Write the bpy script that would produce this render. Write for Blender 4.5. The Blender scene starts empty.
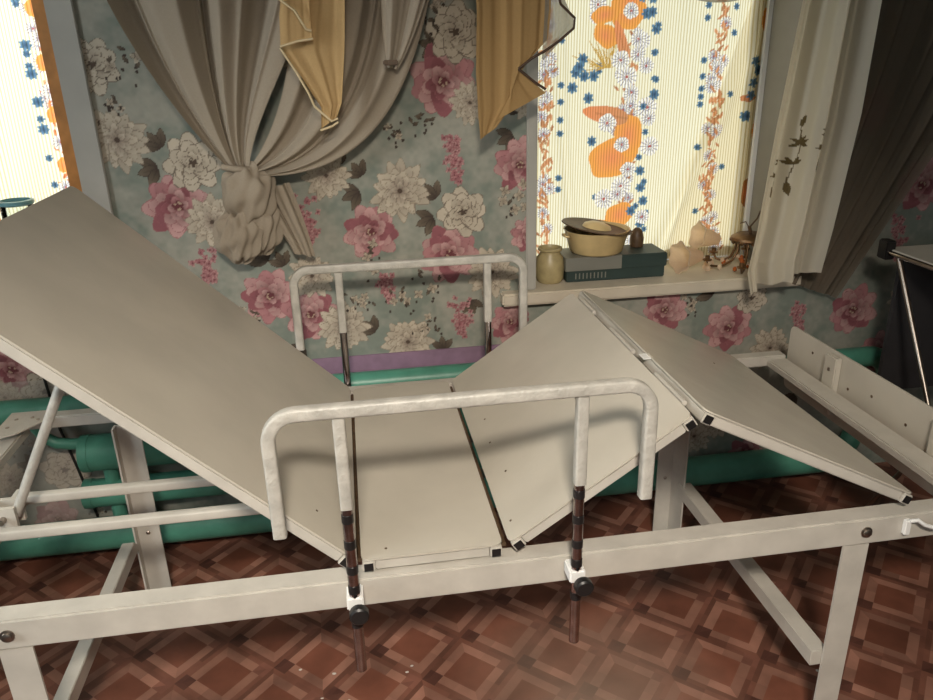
import bpy, bmesh, math, random
import numpy as np
from mathutils import Vector, Matrix
from math import sin, cos, pi, radians
random.seed(5)
rng = np.random.default_rng(7)
C = bpy.context.scene.collection
FL = -0.10                      # floor level
WY = 2.36                       # wallpapered wall plane

# ------------------------------------------------------------------ materials
def mat(name, col, rough=0.5, metal=0.0, noise=0.0, nscale=8.0, bump=0.0, bscale=60.0, spec=0.5, col2=None):
    m = bpy.data.materials.new(name); m.use_nodes = True
    nt = m.node_tree; b = nt.nodes['Principled BSDF']
    b.inputs['Roughness'].default_value = rough
    b.inputs['Metallic'].default_value = metal
    b.inputs['Specular IOR Level'].default_value = spec
    tc = nt.nodes.new('ShaderNodeTexCoord')
    n = nt.nodes.new('ShaderNodeTexNoise'); n.inputs['Scale'].default_value = nscale; n.inputs['Detail'].default_value = 6
    nt.links.new(tc.outputs['Object'], n.inputs['Vector'])
    r = nt.nodes.new('ShaderNodeValToRGB')
    c2 = col2 or tuple(max(0, c*(1-noise)) for c in col)
    r.color_ramp.elements[0].position = 0.35; r.color_ramp.elements[1].position = 0.65
    r.color_ramp.elements[0].color = (*c2, 1); r.color_ramp.elements[1].color = (*col, 1)
    nt.links.new(n.outputs['Fac'], r.inputs['Fac']); nt.links.new(r.outputs['Color'], b.inputs['Base Color'])
    if bump:
        n2 = nt.nodes.new('ShaderNodeTexNoise'); n2.inputs['Scale'].default_value = bscale
        nt.links.new(tc.outputs['Object'], n2.inputs['Vector'])
        bp = nt.nodes.new('ShaderNodeBump'); bp.inputs['Strength'].default_value = bump; bp.inputs['Distance'].default_value = 0.004
        nt.links.new(n2.outputs['Fac'], bp.inputs['Height']); nt.links.new(bp.outputs['Normal'], b.inputs['Normal'])
    return m

M = {}
M['sheet'] = mat('cream_painted_sheet', (.58, .54, .46), .27, noise=.10, nscale=5, bump=.12, bscale=25)
M['paint'] = mat('white_painted_steel', (.56, .53, .47), .36, noise=.13, nscale=14, bump=.15, bscale=90)
M['rail'] = mat('worn_white_tube', (.52, .50, .45), .4, noise=.25, nscale=30, bump=.5, bscale=120)
M['black'] = mat('black_plastic', (.012, .011, .011), .4)
M['chrome'] = mat('dull_chrome', (.45, .40, .39), .16, metal=1, noise=.3, nscale=30)
M['bolt'] = mat('bolt_steel', (.35, .31, .27), .35, metal=1)
M['green'] = mat('green_pipe_enamel', (.085, .29, .21), .38, noise=.25, nscale=12, bump=.3, bscale=40)
M['lilac'] = mat('lilac_paint', (.27, .17, .25), .7, noise=.2, nscale=20)
M['jamb'] = mat('grey_white_casing', (.40, .39, .35), .6, noise=.1)
M['sill'] = mat('cream_sill_paint', (.62, .56, .45), .4, noise=.12, nscale=10)
M['wood'] = mat('varnished_orange_wood', (.62, .27, .07), .4, noise=.3, nscale=18)
M['plain'] = mat('pale_plaster', (.27, .25, .21), .9, noise=.1)
M['ceil'] = mat('white_ceiling', (.38, .36, .32), .9, noise=.05)
M['cream'] = mat('cream_enamel', (.72, .55, .27), .35, noise=.15, nscale=20)
M['brown_rim'] = mat('worn_brown_rim', (.12, .07, .035), .5, noise=.4, nscale=60)
M['jar'] = mat('olive_cream_ceramic', (.45, .37, .19), .4, noise=.25, nscale=30)
M['teal'] = mat('dark_teal_card', (.028, .05, .045), .5, noise=.2)
M['tealgrey'] = mat('grey_card', (.20, .20, .17), .5, noise=.1)
M['brass'] = mat('dark_brass', (.24, .14, .07), .4, metal=.85, noise=.3, nscale=30)
M['amber'] = mat('amber_crystal', (.45, .12, .03), .1, noise=.2)
M['whitepl'] = mat('white_plastic', (.8, .8, .78), .5)
M['trim'] = mat('brown_ribbon', (.06, .03, .015), .6)
M['cloth_edge'] = mat('pale_gold_satin', (.62, .5, .3), .4)
M['dark'] = mat('dark_cloth', (.03, .028, .03), .9, noise=.3)
M['oil'] = mat('oilcloth', (.55, .52, .45), .5, noise=.1)
M['leaf'] = mat('artificial_leaf', (.03, .09, .03), .6, noise=.3)
M['blue'] = mat('turquoise_plastic', (.22, .50, .58), .3)
M['crumb'] = mat('plaster_crumb', (.6, .55, .5), .9)

def cloth_mat(name, col, trans=0.3, attr=None, stripes=None, see=0.0):
    m = bpy.data.materials.new(name); m.use_nodes = True
    nt = m.node_tree; nt.nodes.clear(); L = nt.links.new
    out = nt.nodes.new('ShaderNodeOutputMaterial')
    if attr:
        a = nt.nodes.new('ShaderNodeAttribute'); a.attribute_name = attr; colour = a.outputs['Color']
    else:
        tc = nt.nodes.new('ShaderNodeTexCoord'); n = nt.nodes.new('ShaderNodeTexNoise'); n.inputs['Scale'].default_value = 220
        L(tc.outputs['Object'], n.inputs['Vector'])
        mx = nt.nodes.new('ShaderNodeMix'); mx.data_type = 'RGBA'
        mx.inputs[6].default_value = (*[c*.85 for c in col], 1); mx.inputs[7].default_value = (*col, 1)
        L(n.outputs['Fac'], mx.inputs[0]); colour = mx.outputs[2]
    if stripes:
        uv = nt.nodes.new('ShaderNodeUVMap'); sp = nt.nodes.new('ShaderNodeSeparateXYZ'); L(uv.outputs[0], sp.inputs[0])
        mu = nt.nodes.new('ShaderNodeMath'); mu.operation = 'MULTIPLY'; mu.inputs[1].default_value = stripes; L(sp.outputs[0], mu.inputs[0])
        fr = nt.nodes.new('ShaderNodeMath'); fr.operation = 'FRACT'; L(mu.outputs[0], fr.inputs[0])
        gt = nt.nodes.new('ShaderNodeMath'); gt.operation = 'GREATER_THAN'; gt.inputs[1].default_value = .62; L(fr.outputs[0], gt.inputs[0])
        mx = nt.nodes.new('ShaderNodeMix'); mx.data_type = 'RGBA'; mx.blend_type = 'MULTIPLY'
        mx.inputs[7].default_value = (.74, .66, .48, 1); L(gt.outputs[0], mx.inputs[0]); L(colour, mx.inputs[6]); colour = mx.outputs[2]
    d = nt.nodes.new('ShaderNodeBsdfDiffuse'); t = nt.nodes.new('ShaderNodeBsdfTranslucent'); mix = nt.nodes.new('ShaderNodeMixShader')
    L(colour, d.inputs[0]); L(colour, t.inputs[0]); mix.inputs[0].default_value = trans
    L(d.outputs[0], mix.inputs[1]); L(t.outputs[0], mix.inputs[2]); last = mix
    if see:
        tp = nt.nodes.new('ShaderNodeBsdfTransparent'); last = nt.nodes.new('ShaderNodeMixShader'); last.inputs[0].default_value = see
        L(mix.outputs[0], last.inputs[1]); L(tp.outputs[0], last.inputs[2])
    L(last.outputs[0], out.inputs[0])
    return m
M['drape'] = cloth_mat('grey_beige_drape', (.40, .34, .265), .12)
M['gold'] = cloth_mat('gold_satin', (.60, .41, .20), .2)
M['gold2'] = cloth_mat('brown_gold_satin', (.42, .27, .12), .2)
M['brown'] = cloth_mat('brown_organza', (.20, .16, .12), .25, see=.28)
M['swag'] = cloth_mat('grey_tulle', (.4, .38, .33), .5, see=.25)
M['shade'] = cloth_mat('frosted_shade_glass', (1.0, .88, .74), .75)

def attr_mat(name, rough=.8, attr='col', spec=.2):
    m = bpy.data.materials.new(name); m.use_nodes = True
    nt = m.node_tree; b = nt.nodes['Principled BSDF']; b.inputs['Roughness'].default_value = rough
    b.inputs['Specular IOR Level'].default_value = spec
    a = nt.nodes.new('ShaderNodeAttribute'); a.attribute_name = attr
    n = nt.nodes.new('ShaderNodeTexNoise'); n.inputs['Scale'].default_value = 35; n.inputs['Detail'].default_value = 5
    tc = nt.nodes.new('ShaderNodeTexCoord'); nt.links.new(tc.outputs['Object'], n.inputs['Vector'])
    mr = nt.nodes.new('ShaderNodeMapRange'); mr.inputs[3].default_value = .82; mr.inputs[4].default_value = 1.12
    nt.links.new(n.outputs['Fac'], mr.inputs[0])
    v = nt.nodes.new('ShaderNodeVectorMath'); v.operation = 'SCALE'
    nt.links.new(a.outputs['Color'], v.inputs[0]); nt.links.new(mr.outputs[0], v.inputs['Scale']); nt.links.new(v.outputs[0], b.inputs['Base Color'])
    return m
M['wallpaper'] = attr_mat('floral_wallpaper', .75)
M['sheer'] = cloth_mat('white_sheer', (1, 1, 1), .5, attr='col')
M['print'] = cloth_mat('printed_cotton', (1, 1, 1), .75, attr='col', stripes=1/0.0098)

def floor_mat():
    m = bpy.data.materials.new('parquet_linoleum'); m.use_nodes = True
    nt = m.node_tree; L = nt.links.new; b = nt.nodes['Principled BSDF']
    b.inputs['Roughness'].default_value = .42; b.inputs['Specular IOR Level'].default_value = .4
    def math_(op, a, c=None):
        n = nt.nodes.new('ShaderNodeMath'); n.operation = op
        for i, s in enumerate((a, c)):
            if s is None: continue
            if isinstance(s, (int, float)): n.inputs[i].default_value = s
            else: L(s, n.inputs[i])
        return n.outputs[0]
    tc = nt.nodes.new('ShaderNodeTexCoord')
    mp = nt.nodes.new('ShaderNodeMapping'); mp.vector_type = 'POINT'
    # lattice of small dark squares: (.125,.121) apart, rotated by 45 degrees
    S = 1/0.1835
    mp.inputs['Scale'].default_value = (S, S, S); mp.inputs['Rotation'].default_value = (0, 0, radians(-47.4))
    mp.inputs['Location'].default_value = (0.370, 0.583, 0)
    L(tc.outputs['Object'], mp.inputs[0])
    sp = nt.nodes.new('ShaderNodeSeparateXYZ'); L(mp.outputs[0], sp.inputs[0])
    u = math_('FRACT', sp.outputs[0]); v = math_('FRACT', sp.outputs[1])
    du = math_('ABSOLUTE', math_('SUBTRACT', u, .5)); dv = math_('ABSOLUTE', math_('SUBTRACT', v, .5))
    mxd = math_('MAXIMUM', du, dv); mnd = math_('MINIMUM', du, dv)
    SQ = .222
    centre = math_('LESS_THAN', mxd, .278)
    ring = math_('SUBTRACT', math_('LESS_THAN', mxd, .422), centre)
    ulo = math_('LESS_THAN', u, SQ); uhi = math_('GREATER_THAN', u, 1-SQ); vlo = math_('LESS_THAN', v, SQ); vhi = math_('GREATER_THAN', v, 1-SQ)
    corner = math_('MULTIPLY', ulo, vhi); corner2 = math_('MULTIPLY', uhi, vlo)
    horiz = math_('GREATER_THAN', du, dv)
    sgn = math_('GREATER_THAN', math_('MULTIPLY', math_('SUBTRACT', u, .5), math_('SUBTRACT', v, .5)), 0.0)
    # random tone per plank
    wn = nt.nodes.new('ShaderNodeTexWhiteNoise'); wn.noise_dimensions = '3D'
    cmb = nt.nodes.new('ShaderNodeCombineXYZ')
    code = math_('ADD', math_('ADD', math_('MULTIPLY', centre, 7), math_('MULTIPLY', ring, 3)), math_('MULTIPLY', math_('SUBTRACT', 1, centre), math_('ADD', horiz, math_('MULTIPLY', sgn, 2))))
    L(math_('FLOOR', sp.outputs[0]), cmb.inputs[0]); L(math_('FLOOR', sp.outputs[1]), cmb.inputs[1]); L(code, cmb.inputs[2])
    L(cmb.outputs[0], wn.inputs['Vector'])
    nz = nt.nodes.new('ShaderNodeTexNoise'); nz.inputs['Scale'].default_value = 9; nz.inputs['Detail'].default_value = 8
    L(tc.outputs['Object'], nz.inputs['Vector'])
    def mixc(f, a, c):
        n = nt.nodes.new('ShaderNodeMix'); n.data_type = 'RGBA'; L(f, n.inputs[0])
        for i, s in ((6, a), (7, c)):
            if isinstance(s, tuple): n.inputs[i].default_value = (*s, 1)
            else: L(s, n.inputs[i])
        return n.outputs[2]
    base = (.17, .062, .038); mid = (.16, .066, .044); light = (.27, .132, .092); lt2 = (.265, .128, .09); dk = (.09, .036, .026); md2 = (.18, .075, .052)
    c = mixc(centre, mid, base)
    ringc = mixc(sgn, light, lt2)
    c = mixc(ring, c, ringc)
    c = mixc(corner, c, dk)
    c = mixc(corner2, c, md2)
    mr = nt.nodes.new('ShaderNodeMapRange'); mr.inputs[3].default_value = .78; mr.inputs[4].default_value = 1.25; L(wn.outputs[0], mr.inputs[0])
    mr2 = nt.nodes.new('ShaderNodeMapRange'); mr2.inputs[1].default_value = .3; mr2.inputs[2].default_value = .7; mr2.inputs[3].default_value = .75; mr2.inputs[4].default_value = 1.25; L(nz.outputs['Fac'], mr2.inputs[0])
    v1 = nt.nodes.new('ShaderNodeVectorMath'); v1.operation = 'SCALE'; L(c, v1.inputs[0]); L(math_('MULTIPLY', mr.outputs[0], mr2.outputs[0]), v1.inputs['Scale'])
    # pale mottled patch, fading outwards from one spot
    n3 = nt.nodes.new('ShaderNodeTexNoise'); n3.inputs['Scale'].default_value = 3.2; n3.inputs['Detail'].default_value = 10; L(tc.outputs['Object'], n3.inputs['Vector'])
    vm = nt.nodes.new('ShaderNodeVectorMath'); vm.operation = 'DISTANCE'; L(tc.outputs['Object'], vm.inputs[0]); vm.inputs[1].default_value = (.52, 1.42, 0)
    m4 = nt.nodes.new('ShaderNodeMapRange'); m4.inputs[1].default_value = .40; m4.inputs[2].default_value = .05; m4.inputs[3].default_value = 0; m4.inputs[4].default_value = .95; L(vm.outputs['Value'], m4.inputs[0])
    pale_patch = math_('MULTIPLY', m4.outputs[0], n3.outputs['Fac'])
    c5 = mixc(pale_patch, v1.outputs[0], (.34, .25, .19))
    L(c5, b.inputs['Base Color'])
    L(math_('ADD', .36, math_('MULTIPLY', nz.outputs['Fac'], .2)), b.inputs['Roughness'])
    return m
M['floor'] = floor_mat()

def glass_mat():
    m = bpy.data.materials.new('window_glass'); m.use_nodes = True
    nt = m.node_tree; nt.nodes.clear(); L = nt.links.new
    o = nt.nodes.new('ShaderNodeOutputMaterial'); t = nt.nodes.new('ShaderNodeBsdfTransparent'); g = nt.nodes.new('ShaderNodeBsdfGlossy')
    g.inputs['Roughness'].default_value = .02; t.inputs[0].default_value = (.95, .97, .96, 1)
    f = nt.nodes.new('ShaderNodeFresnel'); f.inputs[0].default_value = 1.3; x = nt.nodes.new('ShaderNodeMixShader')
    L(f.outputs[0], x.inputs[0]); L(t.outputs[0], x.inputs[1]); L(g.outputs[0], x.inputs[2]); L(x.outputs[0], o.inputs[0])
    return m
M['glass'] = glass_mat()

# ------------------------------------------------------------------ mesh helpers
def add_box(bm, x0, x1, y0, y1, z0, z1, bev=0.0, mtx=None):
    r = bmesh.ops.create_cube(bm, size=1)
    vs = r['verts']
    for v in vs:
        v.co = Vector(((x0+x1)/2 + v.co.x*(x1-x0), (y0+y1)/2 + v.co.y*(y1-y0), (z0+z1)/2 + v.co.z*(z1-z0)))
    if bev:
        es = list({e for v in vs for e in v.link_edges})
        rb = bmesh.ops.bevel(bm, geom=es, offset=bev, segments=2, affect='EDGES')
        vs = list({v for v in rb['verts']} | {v for v in vs if v.is_valid})
    if mtx is not None:
        for v in vs: v.co = mtx @ v.co
    return vs
def frames(path, up=Vector((0, 1, 0))):
    out = []
    n = len(path)
    for i, p in enumerate(path):
        t = (path[min(i+1, n-1)] - path[max(i-1, 0)]).normalized()
        s = t.cross(up)
        if s.length < 1e-4: s = t.cross(Vector((0, 0, 1)))
        if s.length < 1e-4: s = t.cross(Vector((1, 0, 0)))
        s.normalize(); u = s.cross(t).normalized()
        out.append((p, s, u))
    return out
def add_sweep(bm, path, prof, up=Vector((0, 1, 0)), cap=True, scale=None):
    path = [Vector(p) for p in path]
    rings = []
    for i, (p, s, u) in enumerate(frames(path, up)):
        k = scale[i] if scale else 1
        rings.append([bm.verts.new(p + s*a*k + u*b*k) for a, b in prof])
    m = len(prof)
    for a, b in zip(rings, rings[1:]):
        for j in range(m):
            bm.faces.new((a[j], a[(j+1) % m], b[(j+1) % m], b[j]))
    if cap:
        bm.faces.new(rings[0][::-1]); bm.faces.new(rings[-1])
def circ(r, n=16, sx=1, sy=1): return [(r*sx*cos(2*pi*i/n), r*sy*sin(2*pi*i/n)) for i in range(n)]
def rsq(w, h, r=.004, n=3):
    o = []
    for cx, cy, a0 in ((w/2-r, h/2-r, 0), (-w/2+r, h/2-r, 90), (-w/2+r, -h/2+r, 180), (w/2-r, -h/2+r, 270)):
        for k in range(n+1):
            a = radians(a0 + 90*k/n); o.append((cx + r*cos(a), cy + r*sin(a)))
    return o
def add_tube(bm, path, r, n=14, up=Vector((0, 1, 0))): add_sweep(bm, path, circ(r, n), up)
def add_lathe(bm, prof, o=(0, 0, 0), n=32, axis=None, sx=1, sy=1, wob=None, cap=False):
    o = Vector(o); q = Vector((0, 0, 1)).rotation_difference(Vector(axis)).to_matrix() if axis else Matrix.Identity(3)
    rings = []
    for k, (r, z) in enumerate(prof):
        ring = []
        for i in range(n):
            a = 2*pi*i/n; rr = r*(1 + (wob(a, k) if wob else 0))
            ring.append(bm.verts.new(o + q @ Vector((rr*cos(a)*sx, rr*sin(a)*sy, z))))
        rings.append(ring)
    for a, b in zip(rings, rings[1:]):
        for j in range(n): bm.faces.new((a[j], a[(j+1) % n], b[(j+1) % n], b[j]))
    if cap:
        bm.faces.new(rings[0][::-1]); bm.faces.new(rings[-1])
def obj(name, bm, m, parent=None, smooth=False, angle=35):
    bmesh.ops.remove_doubles(bm, verts=bm.verts[:], dist=1e-6)
    bmesh.ops.recalc_face_normals(bm, faces=bm.faces[:])
    me = bpy.data.meshes.new(name); bm.to_mesh(me); bm.free()
    me.materials.append(m)
    if smooth:
        me.polygons.foreach_set('use_smooth', [True]*len(me.polygons))
        try: me.set_sharp_from_angle(angle=radians(angle))
        except Exception: pass
    o = bpy.data.objects.new(name, me); C.objects.link(o)
    if parent is not None:
        o.parent = parent
        w = parent.location.copy()
        if parent.parent: w = w + parent.parent.location
        # geometry is written in room coordinates; shift so the child sits at its parent's origin
        me.transform(Matrix.Translation(-w))
    return o
def recentre(o):
    me = o.data
    n = len(me.vertices); a = np.empty(n*3); me.vertices.foreach_get('co', a); a = a.reshape(-1, 3)
    c = Vector(((a[:, 0].min()+a[:, 0].max())/2, (a[:, 1].min()+a[:, 1].max())/2, a[:, 2].min()))
    me.transform(Matrix.Translation(-c)); o.location = c
def tag(o, label, cat, group=None):
    if o.type == 'MESH' and not o.children: recentre(o)
    o['label'] = label; o['category'] = cat
    if group: o['group'] = group
    return o
def thing(name, loc, label, cat, group=None):
    o = bpy.data.objects.new(name, None); C.objects.link(o); o.location = loc; o.empty_display_size = .05
    o['label'] = label; o['category'] = cat
    if group: o['group'] = group
    return o
def struct(o):
    o['kind'] = 'structure'; return o
def box_obj(name, m, parent, *b, bev=0.0, smooth=False):
    bm = bmesh.new(); add_box(bm, *b, bev=bev); return obj(name, bm, m, parent, smooth)
def grid_obj(name, X, Y, Z, m, parent=None, col=None, uv=None, closed=False, mask=None, smooth=True):
    nv, nu = X.shape
    co = np.stack([X, Y, Z], -1).reshape(-1, 3)
    idx = np.arange(nv*nu).reshape(nv, nu)
    q = np.stack([idx[:-1, :-1], idx[:-1, 1:], idx[1:, 1:], idx[1:, :-1]], -1).reshape(-1, 4)
    if mask is not None: q = q[mask.reshape(-1)]
    me = bpy.data.meshes.new(name)
    me.vertices.add(len(co)); me.loops.add(q.size); me.polygons.add(len(q))
    me.vertices.foreach_set('co', co.astype(np.float32).ravel())
    me.loops.foreach_set('vertex_index', q.astype(np.int32).ravel())
    me.polygons.foreach_set('loop_start', (np.arange(len(q))*4).astype(np.int32))
    if smooth: me.polygons.foreach_set('use_smooth', np.ones(len(q), dtype=bool))
    me.update(calc_edges=True); me.validate()
    if col is not None:
        a = me.color_attributes.new('col', 'FLOAT_COLOR', 'POINT')
        c = np.ones((len(co), 4), np.float32); c[:, :3] = col.reshape(-1, 3); a.data.foreach_set('color', c.ravel())
    if uv is not None:
        u = me.uv_layers.new(name='UVMap'); u.data.foreach_set('uv', uv.reshape(-1, 2)[q.ravel()].astype(np.float32).ravel())
    me.materials.append(m)
    o = bpy.data.objects.new(name, me); C.objects.link(o)
    if parent is not None:
        o.parent = parent; me.transform(Matrix.Translation(-parent.location))
    return o

# ------------------------------------------------------------------ printed patterns (painter on a metric canvas)
class Canvas:
    def __init__(s, x0, x1, z0, z1, d, base):
        s.x0, s.z0, s.d = x0, z0, d
        s.nx = int(round((x1-x0)/d))+1; s.nz = int(round((z1-z0)/d))+1
        s.a = np.ones((s.nz, s.nx, 3))*np.array(base)
        s.X, s.Z = np.meshgrid(x0+np.arange(s.nx)*d, z0+np.arange(s.nz)*d)
    def win(s, cx, cz, r):
        i0 = max(0, int((cx-r-s.x0)/s.d)); i1 = min(s.nx, int((cx+r-s.x0)/s.d)+2)
        j0 = max(0, int((cz-r-s.z0)/s.d)); j1 = min(s.nz, int((cz+r-s.z0)/s.d)+2)
        if i0 >= i1 or j0 >= j1: return None
        return slice(j0, j1), slice(i0, i1)
    def petal(s, cx, cz, ln, wd, ang, ctip, cbase, edge=None, ew=.14, point=0.0, alpha=1.0):
        """petal from (cx,cz) outwards along ang"""
        w = s.win(cx+cos(ang)*ln/2, cz+sin(ang)*ln/2, ln)
        if w is None: return
        x = s.X[w]-cx; z = s.Z[w]-cz
        t = (x*cos(ang)+z*sin(ang))/ln; q = (-x*sin(ang)+z*cos(ang))/(wd/2)
        tt = np.clip(t, 0, 1)
        prof = np.sin(pi*tt**(.75+.25*point))**(.5+.35*point)
        prof = np.where((t > 0) & (t < 1), prof, 0)
        e = np.abs(q)/(prof+1e-6)
        m = (e < 1) & (t > 0) & (t < 1)
        if not m.any(): return
        k = tt[..., None]
        c = np.array(cbase)*(1-k)+np.array(ctip)*k
        c = c*(1-.18*(np.abs(q)[..., None] < .12)*(k < .7))
        if edge is not None:
            em = ((e > 1-ew*1.6) | (t > 1-ew*.6))[..., None]
            c = np.where(em, np.array(edge)*.75+c*.25, c)
        a = m[..., None]*alpha
        s.a[w] = s.a[w]*(1-a)+c*a
    def blob(s, cx, cz, rx, rz, c, ang=0, wob=0, alpha=1.0, c2=None):
        r = max(rx, rz)*1.3; w = s.win(cx, cz, r)
        if w is None: return
        x = s.X[w]-cx; z = s.Z[w]-cz
        u = (x*cos(ang)+z*sin(ang))/rx; v = (-x*sin(ang)+z*cos(ang))/rz
        th = np.arctan2(v, u); rr = np.hypot(u, v)/(1+wob*np.sin(5*th+cx*50)+wob*.6*np.sin(3*th+cz*70))
        m = (rr < 1)[..., None]*alpha
        c = np.array(c) if c2 is None else np.array(c)*(1-np.clip(rr, 0, 1)[..., None])+np.array(c2)*np.clip(rr, 0, 1)[..., None]
        s.a[w] = s.a[w]*(1-m)+c*m
    def line(s, pts, wd, c, alpha=1.0):
        for (x0, z0), (x1, z1) in zip(pts, pts[1:]):
            L = math.hypot(x1-x0, z1-z0)+1e-6; w = s.win((x0+x1)/2, (z0+z1)/2, L/2+wd)
            if w is None: continue
            x = s.X[w]-x0; z = s.Z[w]-z0
            t = np.clip((x*(x1-x0)+z*(z1-z0))/L/L, 0, 1)
            m = (np.hypot(x-t*(x1-x0), z-t*(z1-z0)) < wd/2)[..., None]*alpha
            s.a[w] = s.a[w]*(1-m)+np.array(c)*m

PK1, PK2, PK3, PKD = (.41, .205, .21), (.27, .10, .115), (.50, .31, .295), (.13, .04, .045)
CR1, CR2, CRD = (.50, .44, .35), (.30, .25, .19), (.085, .06, .045)
LF1, LF2 = (.155, .125, .09), (.055, .04, .032)
def jit(c, k=.12):
    f = 1+random.uniform(-k, k); return tuple(x*f for x in c)
def peony(cv, x, z, r, rot=0.0):
    R_ = random.Random(int(x*1000)+int(z*777))
    for ring, (n, l, w_) in enumerate(((9, 1.0, .66), (8, .82, .58), (8, .64, .48), (6, .46, .38), (4, .28, .28))):
        for i in range(n):
            a = rot+2*pi*(i+.5*ring+R_.uniform(-.2, .2))/n
            tip = (PK3, PK1, PK3, PK2, PK3)[(ring+i) % 5]
            cv.petal(x+cos(a)*r*.04, z+sin(a)*r*.04, r*l*R_.uniform(.88, 1.05), r*w_, a, jit(tip), jit((.30, .11, .125) if ring < 2 else PKD, .2), edge=jit((.30, .12, .13), .2), ew=.07)
    cv.blob(x, z, r*.16, r*.13, PKD, wob=.2)
    for i in range(6):
        a = R_.uniform(0, 6.3); cv.blob(x+cos(a)*r*.1, z+sin(a)*r*.1, r*.035, r*.035, (.4, .3, .22))
def dahlia(cv, x, z, r, rot=0.0):
    R_ = random.Random(int(x*900)+int(z*555))
    for ring, (n, l, w_) in enumerate(((13, 1.0, .42), (12, .84, .40), (10, .66, .36), (8, .5, .3), (5, .32, .22))):
        for i in range(n):
            a = rot+2*pi*(i+.5*ring+R_.uniform(-.25, .25))/n
            cv.petal(x, z, r*l*R_.uniform(.85, 1.05), r*w_, a, jit(CR1), jit(CR2, .2) if ring < 3 else jit((.2, .15, .12)), edge=jit((.2, .16, .12), .2), ew=.10, point=1)
    cv.blob(x, z, r*.08, r*.07, CRD)
def rose(cv, x, z, r, rot=0.0):
    R_ = random.Random(int(x*800)+int(z*333))
    for ring, (n, l, w_) in enumerate(((8, 1.0, .74), (7, .8, .66), (6, .6, .5), (5, .42, .38), (3, .25, .25))):
        for i in range(n):
            a = rot+2*pi*(i+.5*ring+R_.uniform(-.2, .2))/n
            cv.petal(x, z, r*l*R_.uniform(.88, 1.05), r*w_, a, jit(CR1, .08), jit(CR1, .1) if ring < 2 else jit(CR2), edge=CRD, ew=.085)
    cv.blob(x, z, r*.14, r*.11, CRD, wob=.3)
def leafs(cv, x, z, r, a0=2.4, n=3):
    r = r*.82
    for i in range(n):
        a = a0+(i-(n-1)/2)*.75
        cv.petal(x, z, r*1.25, r*.62, a, jit(LF1), jit(LF2), edge=LF2, ew=.1, point=.7)
def hydra(cv, x, z, w_, h):
    R_ = random.Random(int(x*700)+int(z*222))
    for i in range(int(16+450*w_)):
        t = R_.random()**.8; px = x+R_.gauss(0, 1)*w_*.38*(1-.75*t)+t*w_*.25; pz = z-t*h
        rr = R_.uniform(.009, .014)
        for k in range(4): cv.petal(px, pz, rr, rr*.8, k*pi/2+R_.random(), jit(PK3 if i % 3 else PK1, .2), jit(PK2, .2), edge=PK2, ew=.16)
        cv.blob(px, pz, .0022, .0022, PKD)
def sprig(cv, x, z, s_):
    R_ = random.Random(int(x*600)+int(z*111))
    for i in range(7):
        px, pz = x+R_.gauss(0, .5)*s_, z+R_.gauss(0, .45)*s_
        a = R_.uniform(0, 6.3)
        if R_.random() < .5:
            for k in range(4): cv.petal(px, pz, s_*.32, s_*.24, a+k*1.57, jit(CR1), CR2, edge=CRD, ew=.14)
        else: cv.petal(px, pz, s_*.42, s_*.2, a, jit(LF1), LF2, edge=LF2, point=1)
        cv.blob(px+R_.uniform(-.5, .5)*s_, pz-R_.uniform(.2, .8)*s_, .004, .005, LF2)

def smooth_noise(shape, d, scale, seed):
    r = np.random.default_rng(seed); n0, n1 = int(shape[0]*d/scale)+3, int(shape[1]*d/scale)+3
    g = r.random((n0, n1)); y = np.arange(shape[0])*d/scale; x = np.arange(shape[1])*d/scale
    yi = y.astype(int); xi = x.astype(int); fy = (y-yi)[:, None]; fx = (x-xi)[None]; fy = fy*fy*(3-2*fy); fx = fx*fx*(3-2*fx)
    a = g[yi][:, xi]; b = g[yi][:, xi+1]; c = g[yi+1][:, xi]; e = g[yi+1][:, xi+1]
    return (a*(1-fx)+b*fx)*(1-fy)+(c*(1-fx)+e*fx)*fy

OPL = (-1.75, -.755, .72, 2.25)      # left window opening x0,x1,z0,z1
OPC = (.583, 1.44, .675, 2.25)       # centre window opening
wd = .003
cv = Canvas(-1.35, 2.32, FL, 1.83, wd, (.235, .262, .235))
n1 = smooth_noise(cv.a.shape, wd, .11, 1)*.5+smooth_noise(cv.a.shape, wd, .035, 2)*.3+smooth_noise(cv.a.shape, wd, .012, 3)*.2
k = np.clip((n1-.3)/.4, 0, 1)[..., None]
cv.a = np.array((.205, .235, .20))*(1-k)+np.array((.33, .325, .275))*k
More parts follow.
